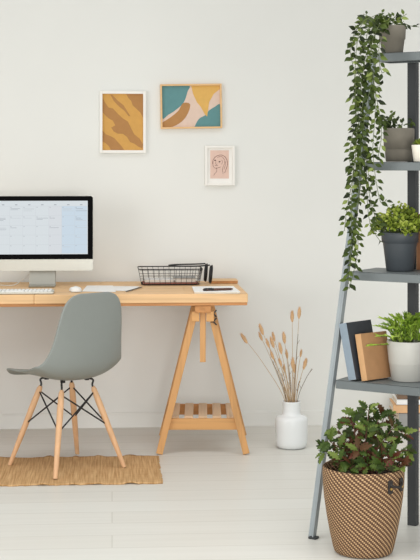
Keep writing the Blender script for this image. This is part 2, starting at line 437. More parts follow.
# paper sheets + pencil
def sheet(name, label, corners, z, group=None):
    pts = [on_plane_z(px, py, z) for px, py in corners]; c = sum(pts, Vector()) / 4
    m = MB(); v = [p - c for p in pts]
    m.raw([(a.x, a.y, .0006) for a in v] + [(a.x, a.y, 0) for a in v], [[0, 1, 2, 3], [7, 6, 5, 4]] + [[i, i + 4, (i + 1) % 4 + 4, (i + 1) % 4] for i in range(4)])
    o = m.build(name, 'paper', None, (c.x, c.y, z)); tag(o, label, 'paper', group); return o
sheet('paper_sheet', 'white paper sheet lying on the desk behind the chair back', [(82, 291.5), (116, 292), (113, 285.6), (87, 285.6)], DTOP + .0006)
sheet('paper_sheet', 'white paper sheet nearest the wire basket, with a pencil across its corner', [(109, 290.6), (131, 291), (139.5, 286.4), (113, 286.2)], DTOP + .0016)
a, b = on_plane_z(126, 291.3, DTOP + .006), on_plane_z(143, 286.6, DTOP + .006)
pc = thing('pencil', 'thin dark pencil lying on the paper beside the wire basket', 'pencil', (a.x, a.y, DTOP + .0024))
m = MB(); L = (b - a); m.tube([(0, 0, .003), (L.x * .9, L.y * .9, .003)], .0028, 6); m.build('pencil_body', 'pencil', pc)
m = MB(); m.tube([(L.x * .9, L.y * .9, .003), (L.x, L.y, .003)], [.0028, .0006], 6); m.build('pencil_tip', 'straw', pc)

# notebook and pen
pts = [on_plane_z(*q, DTOP + .008) for q in ((194.5, 291.9), (240, 291.9), (233, 286.3), (192.2, 286.7))]
c = sum(pts, Vector()) / 4
nb = thing('notebook', 'white notebook at the right end of the desk with a pen on it', 'notebook', (c.x, c.y, DTOP + .0006))
m = MB(); m.raw([(p.x - c.x, p.y - c.y, .007) for p in pts] + [(p.x - c.x, p.y - c.y, 0) for p in pts], [[0, 1, 2, 3], [7, 6, 5, 4]] + [[i, i + 4, (i + 1) % 4 + 4, (i + 1) % 4] for i in range(4)])
m.build('page_block', 'paperedge', nb)
m = MB(); m.raw([((p.x - c.x) * 1.015, (p.y - c.y) * 1.015, .0085) for p in pts] + [((p.x - c.x) * 1.015, (p.y - c.y) * 1.015, .0071) for p in pts], [[0, 1, 2, 3], [7, 6, 5, 4]] + [[i, i + 4, (i + 1) % 4 + 4, (i + 1) % 4] for i in range(4)])
m.build('cover', 'paper', nb)
a, b = on_plane_z(203, 289.6, DTOP + .016), on_plane_z(233, 288.8, DTOP + .016); L = b - a
pe = thing('pen', 'dark brown pen lying across the white notebook', 'pen', (a.x, a.y, DTOP + .0094))
m = MB(); m.tube([L * .0 + Vector((0, 0, .006)), L * .12 + Vector((0, 0, .006)), L * .93 + Vector((0, 0, .006)), L + Vector((0, 0, .006))], [.004, .006, .0055, .002], 10); m.build('barrel', 'pen', pe)
m = MB(); m.tube([L * .02 + Vector((0, 0, .0063)), L * .35 + Vector((0, 0, .0063))], [.0058, .0062], 10); m.bar(L * .05 + Vector((0, 0, .0128)), L * .3 + Vector((0, 0, .0128)), .003, .0012); m.build('pen_cap', 'blackplastic', pe)
# low wooden board at the back corner
a = at_y(211, 284, 6.99); b = at_y(238, 284, 6.99)
wb = thing('wooden_box', 'low flat wooden box at the back right corner of the desk', 'box', ((a.x + b.x) / 2, 7.06, DTOP + .0006))
w_ = b.x - a.x
m = MB(); m.box((0, 0, .006), (w_, .13, .012), bev=.002); m.build('box_body', 'pine_shade', wb)
m = MB(); m.box((0, 0, .0138), (w_ + .004, .134, .0032), bev=.0013); m.build('box_lid', 'pine_x', wb)

# wire basket
a, b = on_plane_z(138.5, 286, DTOP), on_plane_z(203, 286, DTOP)
bx0, bx1, by0, by1 = a.x, b.x, a.y + .0, a.y + .2
wk = thing('wire_basket', 'low black wire basket with a square grid on the desk', 'basket', ((bx0 + bx1) / 2, (by0 + by1) / 2, DTOP + .0006))
W, D, Hb = (bx1 - bx0) / 2, (by1 - by0) / 2, .083
def rr_loop(w, d, r, z, n=5):
    out = []
    for qx, qy, a0 in ((1, 1, 0), (-1, 1, pi / 2), (-1, -1, pi), (1, -1, 3 * pi / 2)):
        for k in range(n + 1):
            a_ = a0 + pi / 2 * k / n; out.append((qx * (w - r) + r * cos(a_), qy * (d - r) + r * sin(a_), z))
    out.append(out[0]); return out
m = MB(); m.tube(rr_loop(W, D, .025, Hb - .0025), .0027, 6, cap=False); m.build('rim', 'blackmetal', wk)
m = MB(); fl = lambda t_: .90 + .10 * t_
for z in (.004, .033, .06): m.tube(rr_loop(W * fl(z / Hb), D * fl(z / Hb), .025, z), .0011, 5, cap=False)
nx, ny = 10, 6
for k in range(nx + 1):
    x = (-1 + 2 * k / nx) * (W - .02)
    m.tube([(x, -D, Hb - .003), (x * .93, -D * .905, .006), (x * .93, D * .905, .006), (x, D, Hb - .003)], .0011, 5)
for k in range(ny + 1):
    y = (-1 + 2 * k / ny) * (D - .02)
    m.tube([(-W, y, Hb - .003), (-W * .905, y * .93, .0045), (W * .905, y * .93, .0045), (W, y, Hb - .003)], .0011, 5)
m.build('wire_grid', 'blackmetal', wk)
m = MB(); m.box((0, 0, .0085), (W * 1.72, D * 1.66, .003), bev=.001)
tl = m.build('liner', 'redlining', wk)
# a few papers inside
for k, (dx, wz, hz_, c_, lab) in enumerate(((-.05, .15, .012, 'paper', 'stack of white cards lying in the left half of the wire basket'),
                                     (.072, .11, .02, 'bookgrey', 'grey notepad lying in the right half of the wire basket'))):
    o = thing('card_stack' if k == 0 else 'notepad', lab, 'stationery', wk.location + Vector((dx, .02, .0108)))
    m = MB(); m.box((0, 0, hz_ / 2), (wz, .10, hz_), bev=.001); m.build('pages', 'paperedge', o)
    m = MB(); m.box((0, 0, hz_ + .0011), (wz + .002, .102, .002), bev=.0008); m.build('cover', c_, o)
# headphones lying over the right end
hp = thing('headphones', 'black over-ear headphones lying on the right end of the wire basket', 'headphones', (bx1, by0 + .08, DTOP + .0006))
def hx(px): return at_y(px, 275, by0 + .06).x - bx1
m = MB(); band = smoothcurve([(hx(209.4), -.05, .0985), (hx(196), -.058, .094), (hx(178), -.05, .094), (hx(169), 0, .0945), (hx(178), .05, .095), (hx(196), .056, .096), (hx(206.4), .054, .0985)], 8)
m.tube(band, .0035, 8); m.build('headband', 'blackplastic', hp)
for px, y, sgn in ((209.9, -.05, 1), (206.4, .055, 1)):
    x = hx(px)
    q = MB(); R = Matrix.Rotation(pi / 2, 4, 'Y') @ Matrix.Scale(1.25, 4, (1, 0, 0))
    tlt = Matrix.Translation((x + .004, y, .0535)) @ Matrix.Rotation(radians(5), 4, 'Y') @ R
    bmx = MB(); bmx.lathe([(0, -.004), (.028, -.004), (.036, -.002), (.038, .002), (.033, .005), (0, .006)], 24)
    q.raw([tlt @ Vector(v) for v in bmx.v], bmx.f, 0, True)
    cup = q.build('ear_cup', 'blackplastic', hp)
    q = MB(); bmx = MB(); bmx.lathe([(0, -.005), (.016, -.005), (.022, -.009), (.031, -.009), (.036, -.006), (.034, -.003), (0, -.003)], 24)
    q.raw([tlt @ Vector(v) for v in bmx.v], bmx.f, 0, True); q.build('ear_cushion', 'blackcushion', cup)

# ------------------------------------------------------------------ pictures on the wall
def picture(label, x0, y0, x1, y1, fw, fmat, art, mount=None, tilt=0, dep=.024):
    A, B = at_y(x0, y1, WALL_Y - dep), at_y(x1, y0, WALL_Y - dep)
    w, h = B.x - A.x, B.z - A.z
    o = thing('framed_picture', label, 'picture', ((A.x + B.x) / 2, WALL_Y - .001, (A.z + B.z) / 2)); o.rotation_euler = (0, tilt, 0)
    m = MB()
    for sx in (-1, 1): m.box((sx * (w - fw) / 2, -dep / 2, 0), (fw, dep, h), bev=.0015)
    for sz in (-1, 1): m.box((0, -dep / 2, sz * (h - fw) / 2), (w - 2 * fw, dep, fw), bev=.0015)
    m.build('frame', fmat, o)
    m = MB(); m.box((0, -.004, 0), (w - 2 * fw + .002, .007, h - 2 * fw + .002)); m.build('backing', 'mat_white', o)
    iw, ih = w - 2 * fw, h - 2 * fw; ay = -.0085
    if mount:
        mx0, mx1, mz0, mz1 = mount
        m = MB(); m.box((0, ay - .0008, 0), (iw, .0016, ih)); m.build('mount', 'mat_white', o)
        ax0, ax1, az0, az1 = -iw / 2 + iw * mx0, -iw / 2 + iw * mx1, -ih / 2 + ih * mz0, -ih / 2 + ih * mz1; ay -= .0022
    else: ax0, ax1, az0, az1 = -iw / 2, iw / 2, -ih / 2, ih / 2
    art(o, lambda u, v, k=0: (ax0 + (ax1 - ax0) * u, ay - k * .00025, az1 - (az1 - az0) * v))
    return o
def shape(m, T, pts, mi, k, sm=True):
    p = smoothcurve([(u, v, 0) for u, v in pts + pts[:1]], 4)[:-1] if sm else [Vector((u, v, 0)) for u, v in pts]
    p = [(min(max(q.x, 0), 1), min(max(q.y, 0), 1)) for q in p]
    bm = bmesh.new(); vs = []
    for q in p:
        c_ = Vector(T(q[0], q[1], k))
        if not vs or (c_ - vs[-1].co).length > 1e-5: vs.append(bm.verts.new(c_))
    f = bm.faces.new(vs); bm.normal_update(); bmesh.ops.triangulate(bm, faces=[f]); bm.verts.index_update()
    bm.normal_update()
    fs = [[v.index for v in (fc.verts if fc.normal.y < 0 else reversed(fc.verts))] for fc in bm.faces]
    m.raw([v.co for v in bm.verts], fs, mi); bm.free()
def art_stripes(o, T):
    m = MB(); m.poly([T(0, 1), T(1, 1), T(1, 0), T(0, 0)], 0)
    n = lambda L: [((x - 35) / 98, (y - 60) / 147) for x, y in L]
    shape(m, T, n([(92, 60), (133, 60), (133, 122), (126, 108), (116, 98), (108, 90), (104, 78), (97, 70)]), 1, 1, False)
    shape(m, T, n([(35, 70), (42, 84), (50, 96), (60, 98), (72, 112), (84, 124), (96, 132), (104, 150), (112, 166), (124, 176), (133, 192), (131, 202), (122, 198), (112, 190), (102, 186), (94, 172), (84, 164), (72, 164), (62, 158), (56, 148), (66, 142), (60, 130), (50, 124), (42, 116), (35, 108)]), 1, 2, False)
    shape(m, T, n([(35, 156), (44, 166), (54, 170), (64, 176), (74, 188), (82, 198), (88, 207), (56, 207), (50, 196), (42, 188), (35, 184)]), 1, 3, False)
    shape(m, T, n([(58, 62), (72, 78), (86, 90), (94, 104), (102, 118), (98, 118), (88, 104), (74, 92), (62, 78), (54, 62)]), 1, 4, False)
    m.build('art_print', ['ochre', 'tan'], o)
def art_shapes(o, T):
    m = MB(); m.poly([T(0, 1), T(1, 1), T(1, 0), T(0, 0)], 0)
    n = lambda L: [((x - 190) / 150, (y - 45) / 102) for x, y in L]
    shape(m, T, n([(188, 43), (258, 43), (256, 60), (246, 86), (226, 104), (206, 116), (188, 122)]), 1, 1)
    shape(m, T, n([(188, 136), (212, 122), (232, 106), (244, 88), (262, 90), (258, 110), (244, 130), (222, 144), (200, 149), (188, 149)]), 2, 2)
    shape(m, T, n([(266, 43), (300, 42), (342, 43), (340, 54), (324, 66), (312, 86), (306, 122), (300, 116), (290, 98), (280, 86), (270, 64)]), 3, 3, False)
    shape(m, T, n([(272, 149), (284, 128), (302, 118), (310, 108), (326, 98), (342, 94), (342, 149)]), 1, 2)
    m.build('art_print', ['blush', 'teal', 'clay', 'mustard'], o)
def art_face(o, T):
    m = MB(); m.poly([T(0, 1), T(1, 1), T(1, 0), T(0, 0)], 0); base = m.build('art_print', 'pinkprint', o)
    m = MB(); n = lambda L: [((x - 112) / 156, (y - 90) / 232) for x, y in L]
    for L, r in (([(132, 200), (136, 170), (158, 142), (195, 128), (232, 140), (252, 172), (256, 205), (246, 240), (232, 276)], .0011),
                 ([(136, 180), (134, 210), (142, 228), (158, 238), (178, 234), (200, 226)], .0009),
                 ([(170, 150), (200, 140), (226, 160), (232, 190), (222, 220), (214, 250), (220, 284)], .0008),
                 ([(164, 232), (166, 262), (150, 282), (140, 296)], .0008),
                 ([(160, 178), (156, 200), (164, 206), (172, 202)], .0007),
                 ([(152, 216), (164, 214), (176, 218)], .0010),
                 ([(204, 170), (214, 178), (212, 196), (204, 204)], .0007),
                 ([(240, 180), (238, 210), (226, 246)], .0008)):
        m.tube([T(u, v, 2) for u, v in [(q.x, q.y) for q in smoothcurve([(a_, b_, 0) for a_, b_ in n(L)], 5)]], r, 5)
    for ex, ey in ((152, 172), (190, 184)):
        q = n([(ex - 9, ey), (ex, ey - 5), (ex + 9, ey), (ex, ey + 5)])
        shape(m, T, q, 1, 6)
    m.build('line_drawing', ['ink', 'inkdark'], base)
picture('white framed ochre and brown diagonal print, left picture on the wall', 99.6, 91, 146, 153, .0145, 'frame_white', art_stripes)
picture('oak framed abstract in teal, blush and mustard shapes on the wall', 160.5, 84, 222, 128.5, .009, 'oakframe', art_shapes, tilt=radians(-.9))
picture('small white framed line drawing of a face on pink, lowest picture on the wall', 205, 145.5, 235, 185.5, .012, 'frame_white', art_face, (.12, .86, .13, .93))

# ------------------------------------------------------------------ rug
ry0, ry1 = on_plane_z(162, 484, 0).y, DY0 - .0
rx1 = on_plane_z(162.5, 484, 0).x; rx0 = rx1 - 1.15
m = MB(); nu, nv = 70, 34; vs, fs = [], []
rw = random.Random(5)
ex_ = [rw.uniform(-.004, .004) for _ in range(nv + 1)]; ey0 = [rw.uniform(-.005, .005) for _ in range(nu + 1)]; ey1 = [rw.uniform(-.004, .004) for _ in range(nu + 1)]
cx_, cy_ = (rx0 + rx1) / 2, (ry0 + ry1) / 2
for lay in (0, 1):
    for j in range(nv + 1):
        for i in range(nu + 1):
            u, v = i / nu, j / nv
            x = rx0 + (rx1 - rx0) * u + (ex_[j] if i in (0, nu) else 0); y = ry0 + (ry1 - ry0) * v + (ey0[i] if j == 0 else ey1[i] if j == nv else 0)
            z = .0065 + .0012 * sin(u * 37 + 2 * sin(v * 6)) + (.014 * max(0, sin(u * 41 + 3 * sin(u * 9)) - .55) if j in (0, nv) else 0)
            vs.append((x - cx_, y - cy_, z if lay == 0 else max(.0003, z - .006)))
N = (nu + 1) * (nv + 1)
for j in range(nv):
    for i in range(nu):
        a = j * (nu + 1) + i; q = [a, a + 1, a + nu + 2, a + nu + 1]; fs.append(q); fs.append([N + k for k in reversed(q)])
bd = [i for i in range(nu + 1)] + [j * (nu + 1) + nu for j in range(1, nv + 1)] + [nv * (nu + 1) + i for i in range(nu - 1, -1, -1)] + [j * (nu + 1) for j in range(nv - 1, 0, -1)]
for a, b in zip(bd, bd[1:] + bd[:1]): fs.append([a, a + N, b + N, b])
m.raw(vs, fs, 0, True)
rug = m.build('rug', 'jute', None, (cx_, cy_, 0)); tag(rug, 'tan woven jute rug under the grey chair', 'rug')

# ------------------------------------------------------------------ chair
CW = cam2w(-.636, 6.215)
chair = thing('shell_chair', 'grey moulded plastic shell chair on four splayed beech legs, on the jute rug', 'chair', (CW.x, CW.y, .0085), radians(130) - YAW)
prof = smoothcurve([(.225, 0, .390), (.212, 0, .404), (.17, 0, .414), (.10, 0, .409), (.02, 0, .401), (-.07, 0, .395), (-.135, 0, .410), (-.172, 0, .452), (-.188, 0, .51), (-.196, 0, .58), (-.203, 0, .66), (-.209, 0, .73), (-.214, 0, .785)], 4)
arc = [0]
for a, b in zip(prof, prof[1:]): arc.append(arc[-1] + (b - a).length)
LT = arc[-1]
def sstep(a, b, x): t_ = min(max((x - a) / (b - a), 0), 1); return t_ * t_ * (3 - 2 * t_)
def halfw(s_):
    t_ = s_ / LT
    w = .196 + .034 * sstep(0, .42, t_) - .018 * sstep(.42, .66, t_) - .038 * sstep(.5, .8, t_) - .026 * sstep(.75, 1, t_)
    r = .085
    for dist, rad in ((s_, .07), (LT - s_, .075)):
        if dist < rad: w -= rad - sqrt(max(rad * rad - (rad - dist) ** 2, 0))
    return w
vs, fs = [], []; nu = 20
for i, p in enumerate(prof):
    tg = (prof[min(i + 1, len(prof) - 1)] - prof[max(i - 1, 0)]).normalized()
    nrm = Vector((tg.z, 0, -tg.x))                       # toward the sitter
    if nrm.z < 0 and i < 20: nrm = -nrm
    t_ = arc[i] / LT
    lift = .018 + .036 * sstep(.1, .5, t_) - .034 * sstep(.55, 1, t_)
    w = max(halfw(arc[i]), .02)
    for k in range(nu + 1):
        u = -1 + 2 * k / nu
        q = p + Vector((0, u * w, 0)) + nrm * lift * abs(u * w / .2) ** 2.4
        if t_ < .12: q.z -= .016 * (1 - t_ / .12) * (1 - u * u) * .2
        vs.append(q)
for i in range(len(prof) - 1):
    for k in range(nu):
        a = i * (nu + 1) + k; fs.append([a, a + 1, a + nu + 2, a + nu + 1])
m = MB(); m.raw(vs, fs, 0, True); sh = m.build('seat_shell', 'shell', chair)
md = sh.modifiers.new('thick', 'SOLIDIFY'); md.thickness = .008; md.offset = 0
md = sh.modifiers.new('smooth', 'SUBSURF'); md.levels = 1; md.render_levels = 1
FT, TP = .182, .083
cor = [(1, 1), (-1, 1), (-1, -1), (1, -1)]
def legpt(c_, z): k = TP + (FT - TP) * (1 - z / .355); return Vector((c_[0] * k, c_[1] * k, z))
for c_ in cor:
    q = MB(); q.tube([legpt(c_, 0), legpt(c_, .12), legpt(c_, .28), legpt(c_, .342), legpt(c_, .355)], [.0095, .0125, .0145, .0125, .008], 16)
    q.v = [(a, b, max(c, .0002)) for a, b, c in q.v]
    lg = q.build('leg', 'beech', chair)
    q = MB(); q.tube([legpt(c_, .0), legpt(c_, .004)], .0088, 12); q.v = [(a, b, max(c, 0.0)) for a, b, c in q.v]; q.build('foot_glide', 'blackplastic', lg)
    q = MB(); A_ = legpt(c_, .33); B_ = Vector((c_[0] * .07, c_[1] * .07, .392))
    q.tube(smoothcurve([A_, legpt(c_, .362), Vector((c_[0] * .084, c_[1] * .084, .384)), B_, B_ + Vector((-c_[0] * .014, -c_[1] * .014, 0))], 4), .0046, 8)
    q.tube([B_ + Vector((-c_[0] * .006, -c_[1] * .006, -.008)), B_ + Vector((-c_[0] * .006, -c_[1] * .006, .008))], .011, 14)
    q.build('mount_bracket', 'blackmetal', chair)
for i in range(4):
    a, b = cor[i], cor[(i + 1) % 4]
    for c1, c2 in ((a, b), (b, a)):
        q = MB(); P1, P2 = legpt(c1, .335), legpt(c2, .185); q.tube([P1, P2], .0034, 8)
        for P_ in (P1, P2): q.tube([P_ + Vector((0, 0, -.006)), P_ + Vector((0, 0, .006))], .0068, 8)
        q.build('brace_rod', 'blackmetal', chair)

# ------------------------------------------------------------------ vase + dried grass
vc = on_plane_z(291.5, 447.5, 0)
vase = thing('vase', 'white ceramic bottle vase with a wide neck on the floor by the wall', 'vase', (vc.x, vc.y, 0))
m = MB(); m.lathe([(0, 0.0005), (.052, .0005), (.066, .004), (.0735, .016), (.076, .035), (.0775, .11), (.0775, .134), (.074, .146), (.062, .1525), (.049, .155), (.0435, .160), (.0425, .172), (.0425, .214), (.0435, .2195), (.0415, .2215), (.0385, .219), (.038, .168), (.05, .147), (.068, .13), (.068, .02), (0, .012)], 48)
m.build('vase_body', 'ceramic', vase)
d0 = vc.dot(FWD)
heads = [  # tip px, base offset, depth offset, label
    (244.5, 339, -.030, -.01, 'b', 'far left dried grass stem bending furthest toward the desk'),
    (261.5, 330, -.020, .01, 'b', 'tallest dried grass stem of the left half of the vase'),
    (260.8, 337, -.026, .02, 's', 'dried grass stem just below the tallest left head'),
    (268, 344, -.016, -.02, 's', 'short headed dried grass stem third from the left'),
    (273.8, 337.5, -.012, .03, 's', 'dried grass stem behind the cluster left of the vase centre'),
    (272.4, 343, -.008, -.03, 'b', 'thick headed dried grass stem left of the vase centre'),
    (284.2, 338.5, -.002, .02, 'b', 'long headed dried grass stem rising above the vase centre'),
    (280.6, 349, -.006, -.02, 'b', 'long drooping dried grass head below the vase centre stem'),
    (272.4, 356, -.014, -.04, 's', 'low dried grass head on the left of the bunch'),
    (280.5, 363, .002, -.052, 's', 'lowest dried grass head near the middle of the bunch'),
    (286.8, 355, .006, .03, 's', 'small dried grass head right of the middle of the bunch'),
    (292.8, 364, .008, -.05, 'b', 'low upright dried grass head right of the middle'),
    (294.4, 369, .013, .035, 's', 'lowest dried grass head on the right side of the bunch'),
    (292.2, 317, .006, .01, 'b', 'very tall dried grass stem, left of the two tallest'),
    (299.2, 313.5, .014, .0, 'b', 'tallest dried grass stem of the whole bunch'),
    (300.8, 354, .016, .02, 'p', 'pale thin dried grass stem right of the dark twig'),
    (304.8, 364.5, .022, -.01, 'b', 'dried grass stem with a round pale head on the right'),
    (312.3, 369, .028, .01, 't', 'bare dried twig leaning furthest to the right'),
    (298, 334, .010, -.02, 't', 'dark bare dried twig standing upright in the bunch'),
    (281, 373, -.024, .055, 't', 'short bare dried twig on the left of the bunch'),
    (270, 357, -.024, .045, 't', 'thin bare stem behind the left heads of the dried bunch'),
    (288, 362, .0, .05, 't', 'thin bare stem behind the middle heads of the dried bunch'),
    (299.5, 381, .024, .04, 't', 'short bare stem at the right edge of the vase mouth'),
    (284.5, 369, -.01, .06, 'p', 'pale short dried head hidden deep in the middle of the bunch'),
]
for px, py, bxo, dd, kind, lab in heads:
    d = d0 + dd
    tip = at_d(px, py, d); base = vc + RIGHT * bxo * .55 + FWD * (dd * .3) + Vector((0, 0, .03)); neck = vc + RIGHT * bxo + FWD * (dd * .35) + Vector((0, 0, .22))
    o = thing('dried_grass_stem', lab, 'dried grass', base, 0, 'dried grass stems in the white vase')
    a, b, c_ = Vector((0, 0, 0)), neck - base, tip - base
    mid = b.lerp(c_, .55) + Vector((0, 0, .02))
    pts = smoothcurve([a, b, mid, c_], 6)
    m = MB(); m.tube(pts, [.0017 - .0008 * i / len(pts) for i in range(len(pts))] if kind != 't' else .0014, 5)
    if kind == 't':
        for f_ in (.55, .7, .85):
            q = pts[int(f_ * (len(pts) - 1))]; m.tube([q, q + Vector((.012 * (1 if f_ > .6 else -1), 0, .022))], [.0011, .0005], 4)
    m.build('stem', 'strawdark' if kind == 't' else 'straw', o)
    if kind != 't':
        ax = (c_ - mid).normalized(); L_ = {'b': .055, 's': .042, 'p': .034}[kind]; R_ = {'b': .0088, 's': .0068, 'p': .0055}[kind]
        ax = (ax + Vector((0, 0, .15))).normalized()
        m = MB(); hr = random.Random(int(px * 10))
        n1, n2 = 9, 12; vs, fs = [], []; X_ = ax.orthogonal().normalized(); Y_ = ax.cross(X_)
        for i in range(n1 + 1):
            t_ = i / n1; r = R_ * sin(pi * min(t_ * .92 + .06, 1)) ** .7
            for k in range(n2):
                an = 2 * pi * k / n2; r2 = r * hr.uniform(.85, 1.12)
                vs.append(c_ - ax * L_ * .45 + ax * L_ * t_ + (X_ * cos(an) + Y_ * sin(an)) * r2)
        for i in range(n1):
            for k in range(n2): fs.append([i * n2 + k, i * n2 + (k + 1) % n2, (i + 1) * n2 + (k + 1) % n2, (i + 1) * n2 + k])
        m.raw(vs, fs, 0, True)
        for k in range(150):         # awns
            t_ = hr.uniform(.05, .95); an = hr.uniform(0, 2 * pi); dv = X_ * cos(an) + Y_ * sin(an)
            p0 = c_ - ax * L_ * .45 + ax * L_ * t_ + dv * R_ * .7 * sin(pi * t_); p1 = p0 + dv * R_ * .75 + ax * .011
            sd = ax.cross(dv) * .0008; m.raw([p0 - sd, p0 + sd, p1], [[0, 1, 2]])
        m.build('seed_head', 'seed', o)

# ------------------------------------------------------------------ ladder rack (local x along the shelves, y to the back)
F0 = cam2w(.378, 5.022); EA = math.atan2(-.533, .846) - YAW
rack = thing('ladder_shelf', 'grey metal ladder shelf with four shelves of potted plants', 'shelf', (F0.x, F0.y, 0), EA)
RM = Matrix.Translation(F0) @ Matrix.Rotation(EA, 4, 'Z')
RW, RB, ZT = .78, .365, 1.757
def leg_ab(z): t_ = z / ZT; return .25 * t_, .125 * t_       # back, inward
def rpt(px, sd):                                            # rack-local (x,y) of a pixel column at depth sd behind the front foot
    k = (px - CX) / F; d = (sd + .533 * .378 + .846 * 5.022) / (.533 * k + .846)
    rel = (k * d - .378, d - 5.022); return Vector((rel[0] * .846 - rel[1] * .533, sd, 0))
def rworld(x, y, z): return RM @ Vector((x, y, z))
SH = [.567, .957, 1.356, 1.757]
for side in (0, 1):
    q = MB()
    def P(z):
        a, b = leg_ab(z); return Vector((b if side == 0 else RW - b, a, z))
    sg = 1 if side == 0 else -1
    A_, B_ = P(0), P(ZT - .001)
    q.bar(A_ + Vector((-sg * .013, .013, 0)), B_ + Vector((-sg * .013, .013, 0)), .026, .004, up=(1, 0, 0), bev=.0008)
    q.bar(A_ + Vector((-sg * .024, .014, 0)), B_ + Vector((-sg * .024, .014, 0)), .0045, .024, up=(1, 0, 0), bev=.0008)
    q.v = [(a, b, max(c, 0.0)) for a, b, c in q.v]
    lg = q.build('front_leg', 'steel_lit', rack)
    q = MB(); q.box((A_.x - sg * .014, A_.y + .014, .004), (.03, .03, .008), bev=.002); q.build('foot_cap', 'steel_dark_shade', lg)
    xq = .21 if side == 0 else RW - .21
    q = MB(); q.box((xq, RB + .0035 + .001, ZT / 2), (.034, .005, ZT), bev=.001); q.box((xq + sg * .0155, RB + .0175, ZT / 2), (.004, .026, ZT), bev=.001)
    q.build('rear_post', 'steel_dark_shade', rack)
for z in SH:
    a, b = leg_ab(z); q = MB(); x0, x1 = b, RW - b
    q.box(((x0 + x1) / 2, (a + RB) / 2, z - .0015), (x1 - x0, RB - a, .003), bev=.0008)
    for yy_ in (a + .0012, RB - .0012): q.box(((x0 + x1) / 2, yy_, z - .0155), (x1 - x0, .0024, .031), bev=.0008)
    for xx in (x0 + .0012, x1 - .0012): q.box((xx, (a + RB) / 2, z - .0155), (.0024, RB - a - .006, .031), bev=.0006)
    for yy_ in (a + .009, RB - .009): q.box(((x0 + x1) / 2, yy_, z - .030), (x1 - x0 - .006, .016, .002))
    q.build('shelf_board', 'steel', rack)

# ------------------------------------------------------------------ plants
def leaf(m, base, dr, nrm, L, W, tint, kind='oval', curl=.25, mi=0, fold=.25):
    dr = dr.normalized(); s_ = dr.cross(nrm)
    if s_.length < 1e-4: s_ = dr.orthogonal()
    s_.normalize(); n_ = s_.cross(dr)
    if kind == 'oval': prof = ((0, .04), (.15, .55), (.38, 1), (.62, .82), (.84, .36), (1, 0.02))
    elif kind == 'round': prof = ((0, .1), (.2, .75), (.5, 1), (.8, .75), (1, .1))
    elif kind == 'blade': prof = ((0, .4), (.4, 1), (.75, .6), (1, .05))
    else: prof = ((0, .05), (.1, .3), (.2, .78), (.29, .4), (.42, 1), (.52, .5), (.64, .82), (.74, .34), (.86, .42), (1, .02))
    vs = []
    for t_, w in prof:
        c_ = base + dr * L * t_ - n_ * L * curl * t_ * t_
        off = s_ * W * w * .5; up = n_ * abs(W * w * .5) * fold
        vs += [c_ - off + up, c_, c_ + off + up]
    fs = []
    for i in range(len(prof) - 1):
        a = 3 * i; fs += [[a, a + 1, a + 4, a + 3], [a + 1, a + 2, a + 5, a + 4]]
    m.raw(vs, fs, mi, False, tint)
def rv(rng): 
    while True:
        v = Vector((rng.uniform(-1, 1), rng.uniform(-1, 1), rng.uniform(-1, 1)))
        if .1 < v.length < 1: return v.normalized()
def pot(parent, prof_out, wall, mat, soil_z, soil_r, name='pot'):
    top_z = prof_out[-1][1]
    inner = [(prof_out[-1][0] - wall, top_z), (prof_out[-1][0] - wall - .002, soil_z), (max(prof_out[0][0] - wall, .01), .01), (0, .01)]
    m = MB(); m.lathe([(0, .0005)] + prof_out + inner, 40); m.build(name, mat, parent)
    m = MB(); m.lathe([(soil_r, soil_z - .004), (soil_r * .6, soil_z + .002), (0, soil_z + .004)], 24); m.build('soil', 'soil', parent)

